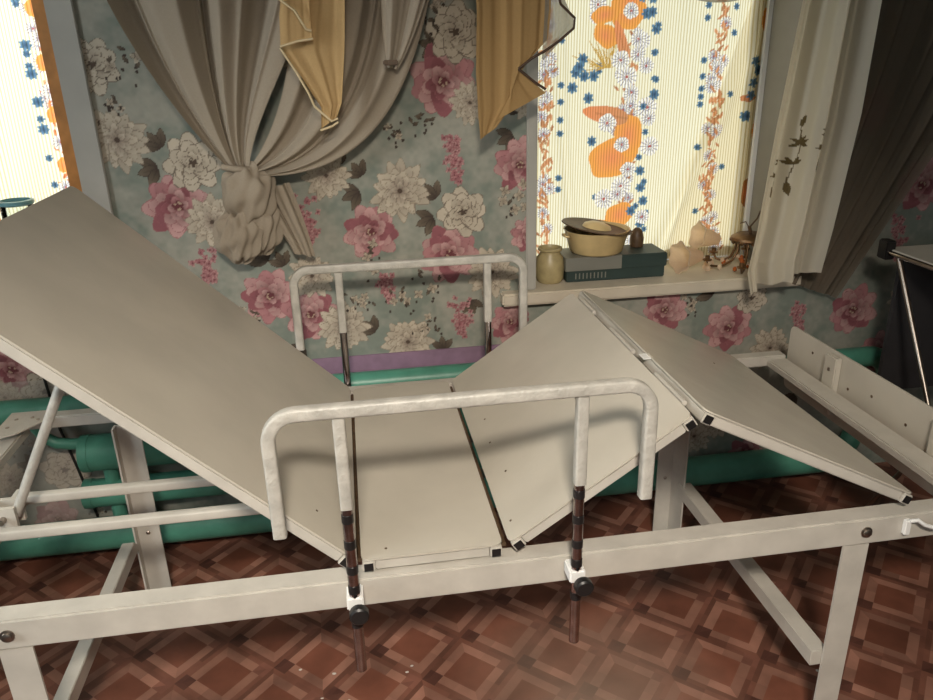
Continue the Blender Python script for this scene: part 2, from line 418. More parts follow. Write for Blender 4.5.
# flowers where the photographed paper shows them: kind, x, z, size
FLW = [
 ('r', -0.668, 1.442, 0.079), ('s', -0.58, 1.439, 0.06), ('s', -0.633, 1.333, 0.04), ('d', -0.639, 1.241, 0.096), ('l', -0.523, 1.214, 0.055, 2.2), ('l', -0.541, 1.158, 0.06, 3.4), ('r', -0.441, 1.168, 0.086), ('p', -0.502, 1.046, 0.099), ('d', -0.412, 0.993, 0.089), ('h', -0.453, 0.91, 0.06, 0.1), ('h', -0.146, 1.061, 0.075, 0.15), ('d', -0.063, 1.114, 0.079), ('l', -0.019, 1.144, 0.05, 2), ('l', 0.044, 1.109, 0.05, 2.2), ('l', 0.034, 1.061, 0.06, 3.5), ('d', 0.156, 1.058, 0.099), ('p', 0.059, 0.936, 0.089), ('s', 0.069, 0.852, 0.055), ('h', 0.091, 0.795, 0.045, 0.09), ('s', 0.131, 0.716, 0.05), ('l', 0.267, 1.031, 0.055, 2.2), ('l', 0.258, 0.969, 0.06, 3.5), ('r', 0.351, 0.983, 0.083), ('p', 0.305, 0.85, 0.099), ('d', 0.441, 0.782, 0.092), ('s', 0.231, 0.769, 0.055), ('h', 0.327, 0.708, 0.07, 0.15), ('l', 0.367, 0.692, 0.05, 5.0), ('r', 0.34, 1.506, 0.089), ('l', 0.287, 1.472, 0.055, 3.0), ('p', 0.301, 1.371, 0.106), ('d', 0.38, 1.309, 0.066), ('h', 0.323, 1.227, 0.065, 0.15), ('s', 0.2, 1.261, 0.055), ('s', 0.142, 1.234, 0.04), ('s', 0.285, 1.578, 0.06), ('l', 0.521, 1.273, 0.06, 1.8), ('l', 0.512, 1.211, 0.055, 3.6), ('p', 0.534, 1.12, 0.086), ('s', 0.499, 1.007, 0.06), ('d', 0.564, 1.312, 0.066), ('p', 0.561, 0.897, 0.059), ('l', -0.266, 0.861, 0.06, 2.4), ('l', -0.216, 0.845, 0.05, 2.0), ('p', -0.27, 0.751, 0.089), ('d', -0.134, 0.807, 0.079), ('p', -0.15, 0.679, 0.092), ('d', -0.052, 0.63, 0.092), ('s', -0.339, 0.683, 0.05), ('l', -0.194, 0.579, 0.05, 4.2), ('l', 0.053, 0.608, 0.055, 2.4), ('d', 0.156, 0.561, 0.092), ('s', 0.231, 0.615, 0.045), ('s', 0.025, 0.716, 0.045), ('l', 0.271, 0.523, 0.05, 1.6), ('p', 0.501, 0.605, 0.073), ('p', 1.047, 0.606, 0.086), ('p', 1.288, 0.522, 0.092), ('r', 1.366, 0.627, 0.066), ('d', 1.459, 0.431, 0.086), ('l', 1.216, 0.645, 0.06, 2.5), ('s', 1.136, 0.636, 0.045), ('h', 1.55, 0.606, 0.06, 0.14), ('l', 1.585, 0.233, 0.05, 4), ('d', 1.198, 0.36, 0.073), ('r', 0.989, 0.107, 0.066), ('d', 1.276, 0.16, 0.086), ('l', 1.407, 0.155, 0.05, 0.5), ('p', 1.414, -0.002, 0.079), ('p', 1.764, 0.553, 0.099), ('r', 1.636, 0.739, 0.079), ('p', 1.903, 0.386, 0.086), ('d', 1.966, 0.576, 0.079), ('p', 1.945, 0.991, 0.099), ('r', 1.923, 1.142, 0.079), ('l', 1.8, 1.114, 0.06, 2.4), ('p', 1.702, 1.245, 0.073), ('s', 1.714, 0.985, 0.06), ('s', 1.701, 0.849, 0.06), ('h', 1.882, 0.891, 0.07, 0.16), ('r', -0.989, 0.206, 0.083), ('l', -1.069, 0.223, 0.06, 2.8), ('p', -1.049, 0.021, 0.079), ('s', -0.923, 0.064, 0.05), ('s', -1.1, 0.329, 0.06), ('p', -1.07, 0.569, 0.092), ('r', -0.991, 0.487, 0.073), ('d', -1.111, 0.478, 0.066), ('p', -0.835, 0.444, 0.073), ('d', -1.162, 0.188, 0.066), ('l', -1.026, 0.531, 0.05, 3),
 ('p', -.52, .55, .08), ('d', -.40, .52, .07), ('r', -.62, .52, .07), ('p', -.30, .33, .08), ('d', -.55, .28, .08), ('s', -.42, .2, .06),
 ('p', -.05, .32, .08), ('d', .1, .25, .08), ('r', .35, .33, .07), ('p', .55, .22, .09), ('d', .7, .36, .08), ('d', .83, .56, .07), ('s', .92, .50, .05),
 ('p', -.3, 1.55, .09), ('d', -.1, 1.45, .08), ('r', .05, 1.6, .07), ('p', .9, .2, .08), ('d', 1.75, .30, .08), ('d', 1.2, .1, .08),
]
FN = {'p': peony, 'd': dahlia, 'r': rose}
for order in ('l', 'h', 'p', 'd', 'r', 's'):
    for f in FLW:
        if f[0] != order: continue
        if order == 'l': leafs(cv, f[1], f[2], f[3], f[4])
        elif order == 'h': hydra(cv, f[1], f[2], f[3], f[4])
        elif order == 's': sprig(cv, f[1], f[2], f[3])
        else: FN[order](cv, f[1], f[2], f[3], f[1]*9)
# paper colour blended towards pale cream in the strip under the left window
strip = 1/(1+np.exp((cv.X+.93)/.004))*(cv.Z < .53)
cv.a = cv.a+(np.array((.45, .42, .38))-cv.a)*strip[..., None]*.42

# ------------------------------------------------------------------ room
def wall_with_holes(name, y0, y1, x0, x1, z0, z1, holes, m):
    bm = bmesh.new()
    xs = [x0]
    for h in holes:
        add_box(bm, xs[-1], h[0], y0, y1, z0, z1)
        add_box(bm, h[0], h[1], y0, y1, z0, h[2]); add_box(bm, h[0], h[1], y0, y1, h[3], z1)
        xs.append(h[1])
    add_box(bm, xs[-1], x1, y0, y1, z0, z1)
    return obj(name, bm, m)
RX0, RX1, RY0, RZ1 = -2.3, 2.75, -2.6, 2.55
w = struct(wall_with_holes('wall_back', WY+.002, 2.70, RX0, RX1, FL, RZ1, [OPL, OPC], M['plain']))
xc = cv.X[:-1, :-1]+wd/2; zc = cv.Z[:-1, :-1]+wd/2
msk = np.ones(xc.shape, bool)
for o_ in (OPL, OPC): msk &= ~((xc > o_[0]) & (xc < o_[1]) & (zc > o_[2]) & (zc < o_[3]))
grid_obj('wallpaper', cv.X, np.full_like(cv.X, WY), cv.Z, M['wallpaper'], w, col=cv.a, mask=msk)
struct(wall_with_holes('wall_front', RY0-.15, RY0, RX0, RX1, FL, RZ1, [(-1.6, 1.2, .9, 2.2)], M['plain']))  # hole made for the added fill window
bm = bmesh.new()
for b_ in ((RY0-.15, -.7, FL, RZ1), (1.2, 2.70, FL, RZ1), (-.7, 1.2, FL, .75), (-.7, 1.2, 2.2, RZ1)): add_box(bm, RX0-.15, RX0, *b_)
struct(obj('wall_left', bm, M['plain']))
struct(box_obj('wall_right', M['plain'], None, RX1, RX1+.15, RY0-.15, 2.70, FL, RZ1))
struct(box_obj('floor', M['floor'], None, RX0-.15, RX1+.15, RY0-.15, 2.70, FL-.1, FL))
f_ = bpy.data.objects['floor']; f_.data.transform(Matrix.Translation((0, 0, -FL))); f_.location.z = FL
struct(box_obj('ceiling', M['ceil'], None, RX0-.15, RX1+.15, RY0-.15, 2.70, RZ1, RZ1+.1))

# windows: frame, pane
def window(n, x0, x1, z0, z1, m, wf=.05, y=2.62):
    e = struct(bpy.data.objects.new('window_%d' % n, None)); C.objects.link(e); e.location = ((x0+x1)/2, y, z0)
    bm = bmesh.new()
    add_box(bm, x0, x0+wf, y, y+.05, z0, z1); add_box(bm, x1-wf, x1, y, y+.05, z0, z1)
    add_box(bm, x0+wf, x1-wf, y, y+.05, z1-wf, z1); add_box(bm, x0+wf, x1-wf, y, y+.05, z0, z0+wf)
    obj('window_frame', bm, m, e)
    box_obj('pane', M['glass'], e, x0+wf, x1-wf, y+.02, y+.026, z0+wf, z1-wf)
    return e
w1 = window(1, OPL[0], OPL[1], OPL[2], OPL[3], M['wood'])
w2 = window(2, OPC[0], OPC[1], OPC[2]+.04, OPC[3], M['whitepl'])
window(3, -1.6, 1.2, .9, 2.2, M['whitepl'], y=RY0-.1)  # unseen window added behind the camera to let in cool fill light
w4 = window(4, -.95, .95, .75, 2.2, M['whitepl'], y=0)
for o_ in w4.children: o_.location = (0, 0, 0)
w4.rotation_euler.z = pi/2; w4.location = (RX0-.06, .25, .75)
# orange wooden inner casing at the left window and the grey strips beside both windows
box_obj('wooden_casing', M['wood'], w1, -.812, -.757, 2.42, 2.50, .76, 2.25, bev=.004)
struct(box_obj('trim_1', M['jamb'], None, -.757, -.685, WY-.012, WY, .60, 2.3, bev=.003))
struct(box_obj('trim_2', M['jamb'], None, .553, .586, WY-.014, WY, .716, 2.3, bev=.004))
box_obj('white_edge', M['whitepl'], w2, 1.425, 1.44, 2.57, 2.585, .716, 2.25)
def sill(n, x0, x1, y0, y1, zt, m):
    o = box_obj('trim_%d' % n, m, None, x0, x1, y0, y1, zt-.042, zt, bev=.006); return struct(o)
sill(3, .468, 1.52, 2.315, 2.615, .715, M['sill'])
sill(4, -1.80, -.70, 2.315, 2.615, .758, M['sill'])
# lilac painted board under the paper
struct(box_obj('trim_5', M['lilac'], None, -.16, .56, WY-.006, WY, .36, .528))

# ------------------------------------------------------------------ printed window cloths
def window_print(x0, x1, z0, z1, centre):
    c = Canvas(x0, x1, z0, z1, .0028, (.90, .86, .70))
    OR, OR2, RD = (.88, .40, .10), (.82, .30, .14), (.62, .30, .16)
    BL, BD, WH = (.16, .31, .48), (.05, .09, .18), (.95, .93, .92)
    def daisy(x, z, r):
        c.blob(x, z, r, r*.95, WH, wob=.05)
        for i in range(14):
            a = 2*pi*i/14+x*9; c.line([(x+cos(a)*r*.25, z+sin(a)*r*.25), (x+cos(a)*r*.95, z+sin(a)*r*.95)], .003, (.38, .36, .45))
        c.blob(x, z, r*.16, r*.16, (.45, .12, .12))
    def blue(x, z, r=.013):
        for i in range(7): c.petal(x, z, r*1.15, r*.7, 2*pi*i/7+x*5, BL, BD)
    def oblob(x, z, rx, rz, a=0, col=OR):
        c.blob(x, z, rx, rz, OR2, a, .045, c2=col)
    def strip(x, za, zb, col=RD, wdt=.02, dz=.017, drift=0.0):
        z = za; R_ = random.Random(int(x*1000))
        while z > zb:
            xx = x+(za-z)*drift+R_.uniform(-1, 1)*wdt*.7
            c.petal(xx, z, .026, .009, R_.uniform(.5, 2.6)-(pi if R_.random() < .3 else 0), jit(col, .3), jit(col, .3), point=.8)
            if R_.random() < .13: daisy(xx, z, .021)
            if R_.random() < .10: blue(x+(za-z)*drift+random.choice((-1, 1))*wdt*1.9, z, .011)
            z -= dz*R_.uniform(.3, .9)
    def cluster(x, z, s=1.0):
        for i in range(26):
            a = random.uniform(1.2, 3.6); L = random.uniform(.05, .12)*s
            c.line([(x-.03*s+cos(a)*L*.2, z-.05*s), (x-.03*s+cos(a)*L, z-.05*s+sin(a)*L*.8)], .003, (.62, .4, .12))
        oblob(x+.015*s, z+.10*s, .05*s, .052*s, .4); oblob(x-.045*s, z+.035*s, .038*s, .028*s, -.7)
        c.petal(x+.02*s, z-.04*s, .12*s, .03*s, 1.9, OR2, RD)
        for dx, dz, r in ((.06, .02, .024), (.05, -.015, .022), (.0, -.03, .026), (.02, -.075, .03), (-.07, .115, .026), (-.075, .085, .02), (.035, -.125, .022), (.085, -.16, .03)):
            daisy(x+dx*s, z+dz*s, r*s)
        for dx, dz in ((-.11, -.025), (-.13, -.06), (-.105, -.07), (-.075, -.07), (-.09, -.13), (-.12, -.045), (-.14, -.10), (.085, .13), (.07, .09), (.10, .05), (.105, -.125)):
            blue(x+dx*s, z+dz*s, .015*s)
        oblob(x-.01*s, z-.30*s, .075*s, .055*s, .35); oblob(x+.035*s, z-.235*s, .04*s, .06*s, .1)
        c.petal(x+.03*s, z-.19*s, .14*s, .05*s, 2.95, OR2, RD); daisy(x-.03*s, z-.20*s, .026*s)
        daisy(x+.02*s, z-.385*s, .03*s); daisy(x-.03*s, z-.42*s, .03*s); daisy(x+.10*s, z-.27*s, .028*s)
        oblob(x+.02*s, z-.47*s, .045*s, .035*s, .4); oblob(x-.05*s, z-.505*s, .04*s, .022*s, .2)
        for dx, dz in ((-.075, -.25), (.075, -.34), (.08, -.39), (.09, -.43), (.055, -.46), (.085, -.50)): blue(x+dx*s, z+dz*s, .014*s)
    if centre:
        strip(.678, 1.72, .75, wdt=.024, dz=.009); strip(1.275, 1.72, .98, wdt=.026, dz=.009); strip(1.265, 1.0, .74, wdt=.026, drift=.25, dz=.009)
        strip(.955, 1.72, .75, wdt=.05, dz=.012); cluster(.93, 1.45, 1.18); cluster(.93, 1.45+.70, 1.18)
        for z in np.arange(.80, 1.66, .085): daisy(.99+random.uniform(-.05, .05), z, .026); blue(1.03+random.uniform(-.02, .03), z+.04, .011)
        oblob(1.455, 1.17, .025, .05); oblob(1.44, 1.53, .02, .04); oblob(1.40, 1.28, .03, .012, col=RD); oblob(1.43, .95, .02, .05, col=(.5, .25, .1))
        for z in (1.40, 1.37, 1.33, 1.29, 1.22): blue(1.41+random.uniform(-.02, .02), z, .018)
    else:
        strip(-.87, 1.8, .8, col=OR2, wdt=.022, dz=.014); strip(-1.11, 1.8, .8, col=OR2, wdt=.022)
        for z in (1.66, 1.58, 1.50, 1.42, 1.34, 1.26, 1.18): blue(-.87+random.choice((-.04, .02)), z, .016)
        for z in (1.6, 1.45, 1.3, 1.15): oblob(-.875, z, .018, .024, col=OR); daisy(-.87, z+.07, .024)
        cluster(-1.25, 1.6)
    return c
def print_cloth(name, x0, x1, z0, z1, y, centre, label):
    c = window_print(x0, x1, z0, z1, centre)
    X, Z = c.X, c.Z
    u = (X-x0)/(x1-x0); v = (Z-z0)/(z1-z0)
    Y = y+.006*np.sin(u*19+v*3)+.004*np.sin(u*43)*v
    if centre:   # diagonal drawn fold to the lower right
        dline = (X-1.12)-(Z-.80)*.42
        Y = Y-.022*np.exp(-(dline/.030)**2)*np.clip((1.62-Z)*2, 0, 1)-.012*np.exp(-((X-.72-.1*(1.6-Z)**2)/.02)**2)
        Y = Y-.02*np.exp(-((X-1.40)/.012)**2)
    else:
        Y = Y-.012*np.exp(-((X+1.02+.1*(1.6-Z))/.02)**2)
    uv = np.stack([X+.02*(1-v)*np.sin(u*3), Z], -1)
    o = grid_obj(name, X, Y, Z, M['print'], None, col=c.a, uv=uv)
    return tag(o, label, 'window cloth')
pc = print_cloth('printed_window_cloth', .59, 1.435, .72, 1.85, 2.60, True, 'striped cream cotton cloth with orange flowers covering the window behind the pot and box')
pl = print_cloth('printed_window_cloth', -1.6, -.80, .765, 1.85, 2.60, False, 'sunlit striped flowered cloth covering the window at the left edge')

# the same cloth folded over along the right edge: a plain second layer
t, u = np.meshgrid(np.linspace(0, 1, 40), np.linspace(0, 1, 30), indexing='ij')
xl = 1.13+.31*(1-(1-t)**1.0)*0+(.29)*(t**1.25); X = xl*(1-u)+1.433*u; Z = .735+t*.95
M['layer'] = cloth_mat('cream_lining_layer', (1.0, .84, .58), .8, see=.55)
gl2 = grid_obj('folded_layer', X, 2.6125+0*u, Z, M['layer'], pc)

# ------------------------------------------------------------------ drapes
def bez(P0, P1, P2, P3, t):
    return ((1-t)**3)[..., None]*P0+(3*(1-t)**2*t)[..., None]*P1+(3*(1-t)*t**2)[..., None]*P2+(t**3)[..., None]*P3
def fold(u, n, seed, amp, sharp=1.0):
    r = np.random.default_rng(seed); ph = r.random(4)*6.28
    w_ = u+.035*np.sin(u*11+ph[0])+.018*np.sin(u*27+ph[1])
    s_ = np.sin(w_*n*2*pi+ph[2]); return amp*(np.sign(s_)*np.abs(s_)**sharp*.7+.3*np.sin(w_*n*4.6*pi+ph[3]))
def swath(name, mtl, top, bot, c1, c2, n, amp0, amp1, seed, parent=None, nu=260, nv=120, ymid=2.27, bag=0.0):
    """cloth between a top line and a bottom line; top/bot: ((x,z),(x,z)); c1/c2 control rows"""
    u, t = np.meshgrid(np.linspace(0, 1, nu), np.linspace(0, 1, nv))
    def row(a): return np.stack([a[0][0]+(a[1][0]-a[0][0])*u, np.zeros_like(u), a[0][1]+(a[1][1]-a[0][1])*u], -1)
    P = bez(row(top), row(c1), row(c2), row(bot), t)
    amp = amp0*(1-t)+amp1*t
    Y = ymid+fold(u, n, seed, 1, .8)*amp-bag*np.sin(pi*t)
    X = P[..., 0]+.4*fold(u+.07, n, seed, 1)*amp
    return grid_obj(name, X, Y, P[..., 2], mtl, parent)

dr = thing('tied_back_drape', (-.29, 2.27, 1.16), 'grey-beige drape gathered to a knot on the flowered wall between the windows', 'curtain')
swath('drape_cloth', M['drape'], ((-.62, 1.747), (-.02, 1.747)), ((-.335, 1.165), (-.275, 1.155)), ((-.60, 1.55), (-.06, 1.55)), ((-.43, 1.27), (-.26, 1.30)), 3.2, .055, .006, 3, dr)
swath('drape_cloth', M['drape'], ((-.10, 1.747), (.285, 1.747)), ((-.275, 1.155), (-.27, 1.135)), ((-.08, 1.48), (.23, 1.45)), ((-.17, 1.26), (.13, 1.10)), 2.6, .045, .010, 11, dr)
# upper right lobe hooked on the wall
swath('drape_cloth', M['drape'], ((.13, 1.747), (.29, 1.747)), ((.128, 1.418), (.160, 1.412)), ((.12, 1.65), (.27, 1.65)), ((.12, 1.5), (.22, 1.5)), 1.6, .022, .006, 8, dr, nu=90, nv=60, ymid=2.225)
# tie band, puff and tail below the knot
bm = bmesh.new(); add_sweep(bm, [(-.345+.075*i/10*1.0, 2.262-.012*sin(pi*i/10), 1.166-.012*i/10) for i in range(11)], circ(.009, 10)); obj('tie_band', bm, M['drape'], dr, True, 60)
def puff(cx, cy, cz, rx, ry, rz, n, seed, name):
    th, ph = np.meshgrid(np.linspace(0, 2*pi, 120), np.linspace(.02, pi-.02, 70))
    r_ = np.random.default_rng(seed)
    k_ = 1+.07*np.sin(n*th+3*np.cos(ph*2)+r_.random()*6)+.05*np.sin(2*n*th+ph*5)+.06*np.sin(ph*7+th*2)
    X = cx+rx*k_*np.sin(ph)*np.cos(th); Y = cy+ry*k_*np.sin(ph)*np.sin(th); Z = cz+rz*k_*np.cos(ph)
    return grid_obj(name, X, Y, Z, M['drape'], dr)
puff(-.285, 2.28, 1.085, .075, .05, .085, 5, 1, 'gathered_puff')
puff(-.325, 2.275, .965, .07, .05, .075, 7, 2, 'gathered_puff')
puff(-.265, 2.29, .99, .06, .04, .08, 6, 5, 'gathered_puff')
swath('drape_tail', M['drape'], ((-.27, 1.09), (-.17, 1.11)), ((-.18, .90), (-.115, .885)), ((-.26, 1.03), (-.15, 1.05)), ((-.20, .96), (-.125, .95)), 2, .016, .008, 6, dr, nu=60, nv=60, ymid=2.29)
bm = bmesh.new(); add_box(bm, .120, .160, 2.205, 2.24, 1.422, 1.436, bev=.003); add_box(bm, .134, .146, 2.20, 2.36, 1.424, 1.434); obj('hook', bm, M['brown_rim'], dr)

def cascade(name, pts_left, pts_right, mtl, seed, parent, ymid=2.19, n=3, amp=.012, nu=90, nv=120):
    """hanging cloth between two side polylines of equal length"""
    t = np.linspace(0, 1, nv); a = np.array(pts_left, float); b = np.array(pts_right, float); s_ = np.linspace(0, 1, len(a))
    L = np.stack([np.interp(t, s_, a[:, i]) for i in (0, 1)], -1); R_ = np.stack([np.interp(t, s_, b[:, i]) for i in (0, 1)], -1)
    u = np.linspace(0, 1, nu)
    X = L[:, None, 0]*(1-u)+R_[:, None, 0]*u; Z = L[:, None, 1]*(1-u)+R_[:, None, 1]*u
    U, T = np.meshgrid(u, t)
    return grid_obj(name, X, ymid+fold(U, n, seed, 1)*amp*(1-.5*T), Z, mtl, parent)
gd = thing('gold_swag_tail', (-.08, 2.19, 1.26), 'gold satin swag tail with pale hems hanging over the grey-beige drape', 'curtain')
cascade('satin', [(-.13, 1.753), (-.115, 1.58), (-.145, 1.48), (-.145, 1.47), (-.10, 1.40), (-.055, 1.32), (-.06, 1.265)], [(.03, 1.753), (.03, 1.6), (.022, 1.5), (.018, 1.46), (.01, 1.4), (.0, 1.33), (-.015, 1.295)], M['gold'], 4, gd, n=1.6, amp=.008)
cascade('satin', [(-.14, 1.747), (-.13, 1.6), (-.14, 1.55), (-.145, 1.475)], [(-.06, 1.747), (-.062, 1.56), (-.062, 1.50), (-.062, 1.49)], M['gold'], 5, gd, ymid=2.168, amp=.006, n=1)
for pth in ([(-.146, 2.172, 1.472), (-.11, 2.172, 1.41), (-.085, 2.172, 1.36), (-.072, 2.172, 1.325), (-.03, 2.172, 1.285), (-.013, 2.174, 1.292)],
            [(-.145, 2.158, 1.475), (-.10, 2.155, 1.487), (-.06, 2.158, 1.492)],
            [(-.14, 2.155, 1.59), (-.10, 2.152, 1.56), (-.075, 2.155, 1.515), (-.062, 2.158, 1.512)],
            [(-.062, 2.175, 1.262), (-.03, 2.172, 1.272), (-.013, 2.175, 1.282)]):
    bm = bmesh.new(); add_sweep(bm, pth, circ(.0032, 8)); obj('hem', bm, M['cloth_edge'], gd, True, 60)
gb = thing('gold_swag_tail', (.47, 2.19, 1.22), 'brownish gold swag tail hanging at the left edge of the middle window', 'curtain')
cascade('satin', [(.365, 1.753), (.375, 1.55), (.37, 1.4), (.375, 1.28), (.38, 1.22)], [(.50, 1.753), (.50, 1.55), (.50, 1.4), (.49, 1.33), (.425, 1.25)], M['gold2'], 14, gb, n=1.3, amp=.008)
cascade('satin', [(.465, 1.747), (.465, 1.55), (.465, 1.4), (.46, 1.33), (.42, 1.27)], [(.575, 1.747), (.575, 1.55), (.568, 1.48), (.49, 1.40), (.565, 1.34)], M['gold2'], 15, gb, ymid=2.175, n=1.2, amp=.006)
cascade('sheer_flap', [(.56, 1.747), (.56, 1.6), (.557, 1.52), (.552, 1.43)], [(.60, 1.747), (.60, 1.6), (.645, 1.515), (.556, 1.425)], M['swag'], 16, gb, ymid=2.172, n=1, amp=.004)
for pth in ([(.585, 2.165, 1.62), (.60, 2.165, 1.565), (.64, 2.165, 1.53), (.638, 2.165, 1.505), (.60, 2.165, 1.475), (.56, 2.165, 1.45), (.52, 2.165, 1.43), (.485, 2.167, 1.405)],
            [(.485, 2.167, 1.405), (.53, 2.165, 1.37), (.562, 2.165, 1.35)]):
    bm = bmesh.new(); add_sweep(bm, pth, circ(.0036, 8)); obj('ribbon', bm, M['trim'], gb, True, 60)

# grey tulle swag at the very top of the middle window
u, t = np.meshgrid(np.linspace(0, 1, 80), np.linspace(0, 1, 30))
X = .92+.50*u; Z = 1.745-t*(.045+.125*np.sin(pi*u)**.6)
o = grid_obj('window_swag', X, 2.40+.012*np.sin(t*26)-.02*np.sin(pi*t), Z, M['swag'])
tag(o, 'grey tulle swag dipping in at the top of the middle window', 'curtain')

# white sheer with printed sprigs, right of the middle window
def sheer():
    d = .003; n0, n1 = 330, 150
    u, t = np.meshgrid(np.linspace(0, 1, n1), np.linspace(0, 1, n0))
    xl = np.interp(t, [0, .12, .5, .8, .93, 1], [1.345, 1.325, 1.285, 1.262, 1.245, 1.265]); xr = np.interp(t, [0, .12, .5, .85, 1], [1.64, 1.565, 1.555, 1.52, 1.50])
    zl = np.interp(t, [0, 1], [1.747, .695]); zr = np.interp(t, [0, 1], [1.747, .755])
    X = xl*(1-u)+xr*u; Z = zl*(1-u)+zr*u
    Y = 2.225+fold(u, 2.0, 21, 1, .9)*(.038+.004*t)
    c = Canvas(0, .32, 0, 1.1, .003, (.74, .69, .58)); D = (.16, .12, .06)
    def leaf(x, z, a, l=.035): c.petal(x, z, l, l*.38, a, D, D, point=1)
    for bx, bz, s in ((.095, .35, 1.0), (.175, .40, .8), (.03, .34, .7)):
        c.line([(bx, bz), (bx+.02*s, bz+.10*s), (bx+.01*s, bz+.17*s)], .0035, D)
        for a in (1.0, 1.7, 2.6, .3, -.4, 3.4): leaf(bx+.018*s, bz+.12*s, a, .028*s)
        for a in (2.8, .3, 2.2, 1.0): leaf(bx+.008*s, bz+.055*s, a, .028*s)
        leaf(bx, bz, -1.3, .05*s)
        leaf(bx+.01*s, bz+.17*s, 1.4, .04*s)
    ix = np.clip((u*.30/.003).astype(int), 0, c.nx-1); iz = np.clip(((1-t)*1.08/.003).astype(int), 0, c.nz-1)
    col = c.a[iz, ix]
    return grid_obj('sheer_curtain', X, Y, Z, M['sheer'], None, col=col)
tag(sheer(), 'white sheer curtain with brown printed sprigs at the right of the middle window', 'curtain')
bd = swath('brown_curtain', M['brown'], ((1.58, 1.747), (2.25, 1.747)), ((1.44, .70), (1.66, .62)), ((1.60, 1.45), (2.12, 1.40)), ((1.53, 1.0), (1.84, .95)), 4, .028, .014, 31, None, ymid=2.318)
tag(bd, 'brown organza curtain sweeping down beside the sprigged sheer', 'curtain')

rd = thing('curtain_rod', (.8, 2.27, 1.765), 'white curtain rod across the wall above the windows', 'curtain rod')
bm = bmesh.new(); add_tube(bm, [(-.75, 2.27, 1.765), (2.4, 2.27, 1.765)], .012, 16); obj('rod', bm, M['whitepl'], rd, True, 50)
bm = bmesh.new(); add_tube(bm, [(-.2, 2.19, 1.765), (.7, 2.19, 1.765)], .012, 16); obj('rod', bm, M['whitepl'], rd, True, 50)
for x in (-.7, -.17, .5, 1.5, 2.35):
    bm = bmesh.new(); add_box(bm, x-.008, x+.008, 2.18 if -.2 < x < .7 else 2.26, WY+.001, 1.745, 1.753); obj('bracket', bm, M['whitepl'], rd)

# ------------------------------------------------------------------ heating pipes
pp = thing('heating_register', (.2, 2.285, FL), 'green painted heating pipes running along the foot of the wall', 'heating pipes')
def pipe(name, path, r, n=28):
    bm = bmesh.new(); add_tube(bm, path, r, n, up=Vector((0, 1, .01))); return obj(name, bm, M['green'], pp, True, 50)
def xline(x0, x1, y, z, k=2): return [(x0+(x1-x0)*i/(k-1), y, z) for i in range(k)]
pipe('floor_pipe', xline(-2.2, 1.70, 2.285, -.002), .054)
pipe('thick_pipe', xline(-.885, .75, 2.28, .30), .058)
pipe('thick_pipe', xline(-.905, .75, 2.28, .155), .046)
for zz, xx, r in ((.30, -.885, .060), (.155, -.905, .048)):
    bm = bmesh.new(); add_tube(bm, xline(xx-.006, xx+.02, 2.28, zz), r, 28); obj('end_cap', bm, M['green'], pp, True, 40)
pipe('riser', [(-.82, 2.28, .04), (-.82, 2.28, .28)], .022)
pipe('riser', [(.70, 2.28, .04), (.70, 2.28, .28)], .022)
pipe('upper_pipe', xline(-2.2, .70, 2.295, .455), .038)
pipe('elbow', [(-1.02, 2.285, .44), (-1.01, 2.285, .40), (-.99, 2.282, .365), (-.96, 2.28, .345), (-.92, 2.28, .337), (-.87, 2.28, .335)], .018, 18)
pipe('bent_pipe', [(1.50, 2.285, .40)]+[(1.80+.09*sin(a), 2.285, .31+.09*cos(a)) for a in np.linspace(0, pi*.62, 10)]+[(1.86, 2.285, .20), (1.80, 2.285, .10), (1.76, 2.285, -.01)], .036)
# black cable on the wall
bm = bmesh.new(); add_tube(bm, [(-.985, WY-.006, .60), (-.972, WY-.006, .36), (-.945, WY-.006, .20), (-.92, WY-.006, .02), (-.915, WY-.006, FL+.01)], .0045, 8)
tag(obj('cable', bm, M['black'], None, True), 'thin black cable running down the flowered wall beside the green pipe end', 'cable')

# ------------------------------------------------------------------ bed
NY, FY = 1.25, 2.08            # near and far edges of the lying surface
bed = thing('adjustable_bed', (.2, 1.66, FL), 'cream steel sickbed with raised backrest and bent knee section in front of the flowered wall', 'bed')
def part(name, m, *b, bev=.003, parent=None): return box_obj(name, m, parent or bed, *b, bev=bev, smooth=False)
part('long_rail', M['paint'], -1.0, 1.352, 1.235, 1.285, .435, .50, bev=.004)
part('long_rail', M['paint'], -1.0, 1.352, 2.088, 2.132, .485, .520, bev=.004)
part('end_rail', M['paint'], -.995, -.94, 1.285, 2.088, .474, .502, bev=.004)
part('end_rail', M['paint'], 1.286, 1.352, 1.286, 2.088, .487, .510, bev=.004)
for sy in (0, 1):
    bm = bmesh.new(); y0 = 1.287 if sy == 0 else 1.99
    vs = [(-.995, 2.13), (-.885, 2.13), (-.885, 2.06), (-.935, 1.99), (-.995, 1.96)] if sy else [(-.995, 1.24), (-.885, 1.24), (-.885, 1.285), (-.935, 1.355), (-.995, 1.385)]
    a = [bm.verts.new((x, y, .5008+(.020 if sy else 0))) for x, y in vs]; b = [bm.verts.new((x, y, .5045+(.020 if sy else 0))) for x, y in vs]
    bm.faces.new(a[::-1]); bm.faces.new(b)
    for i in range(5): bm.faces.new((a[i], a[(i+1) % 5], b[(i+1) % 5], b[i]))
    g = obj('gusset_plate', bm, M['paint'], bed)
    for x, y in ((-.965, 2.08), (-.925, 2.085), (-.905, 2.07), (-.97, 2.03)):
        y = y if sy else 3.345-y
        bm = bmesh.new(); add_lathe(bm, [(.005, 0), (.005, .002), (.002, .003)], (x, y, .5045+(.020 if sy else 0)), 12, cap=True)
        obj('rivet', bm, M['bolt'], g, True)
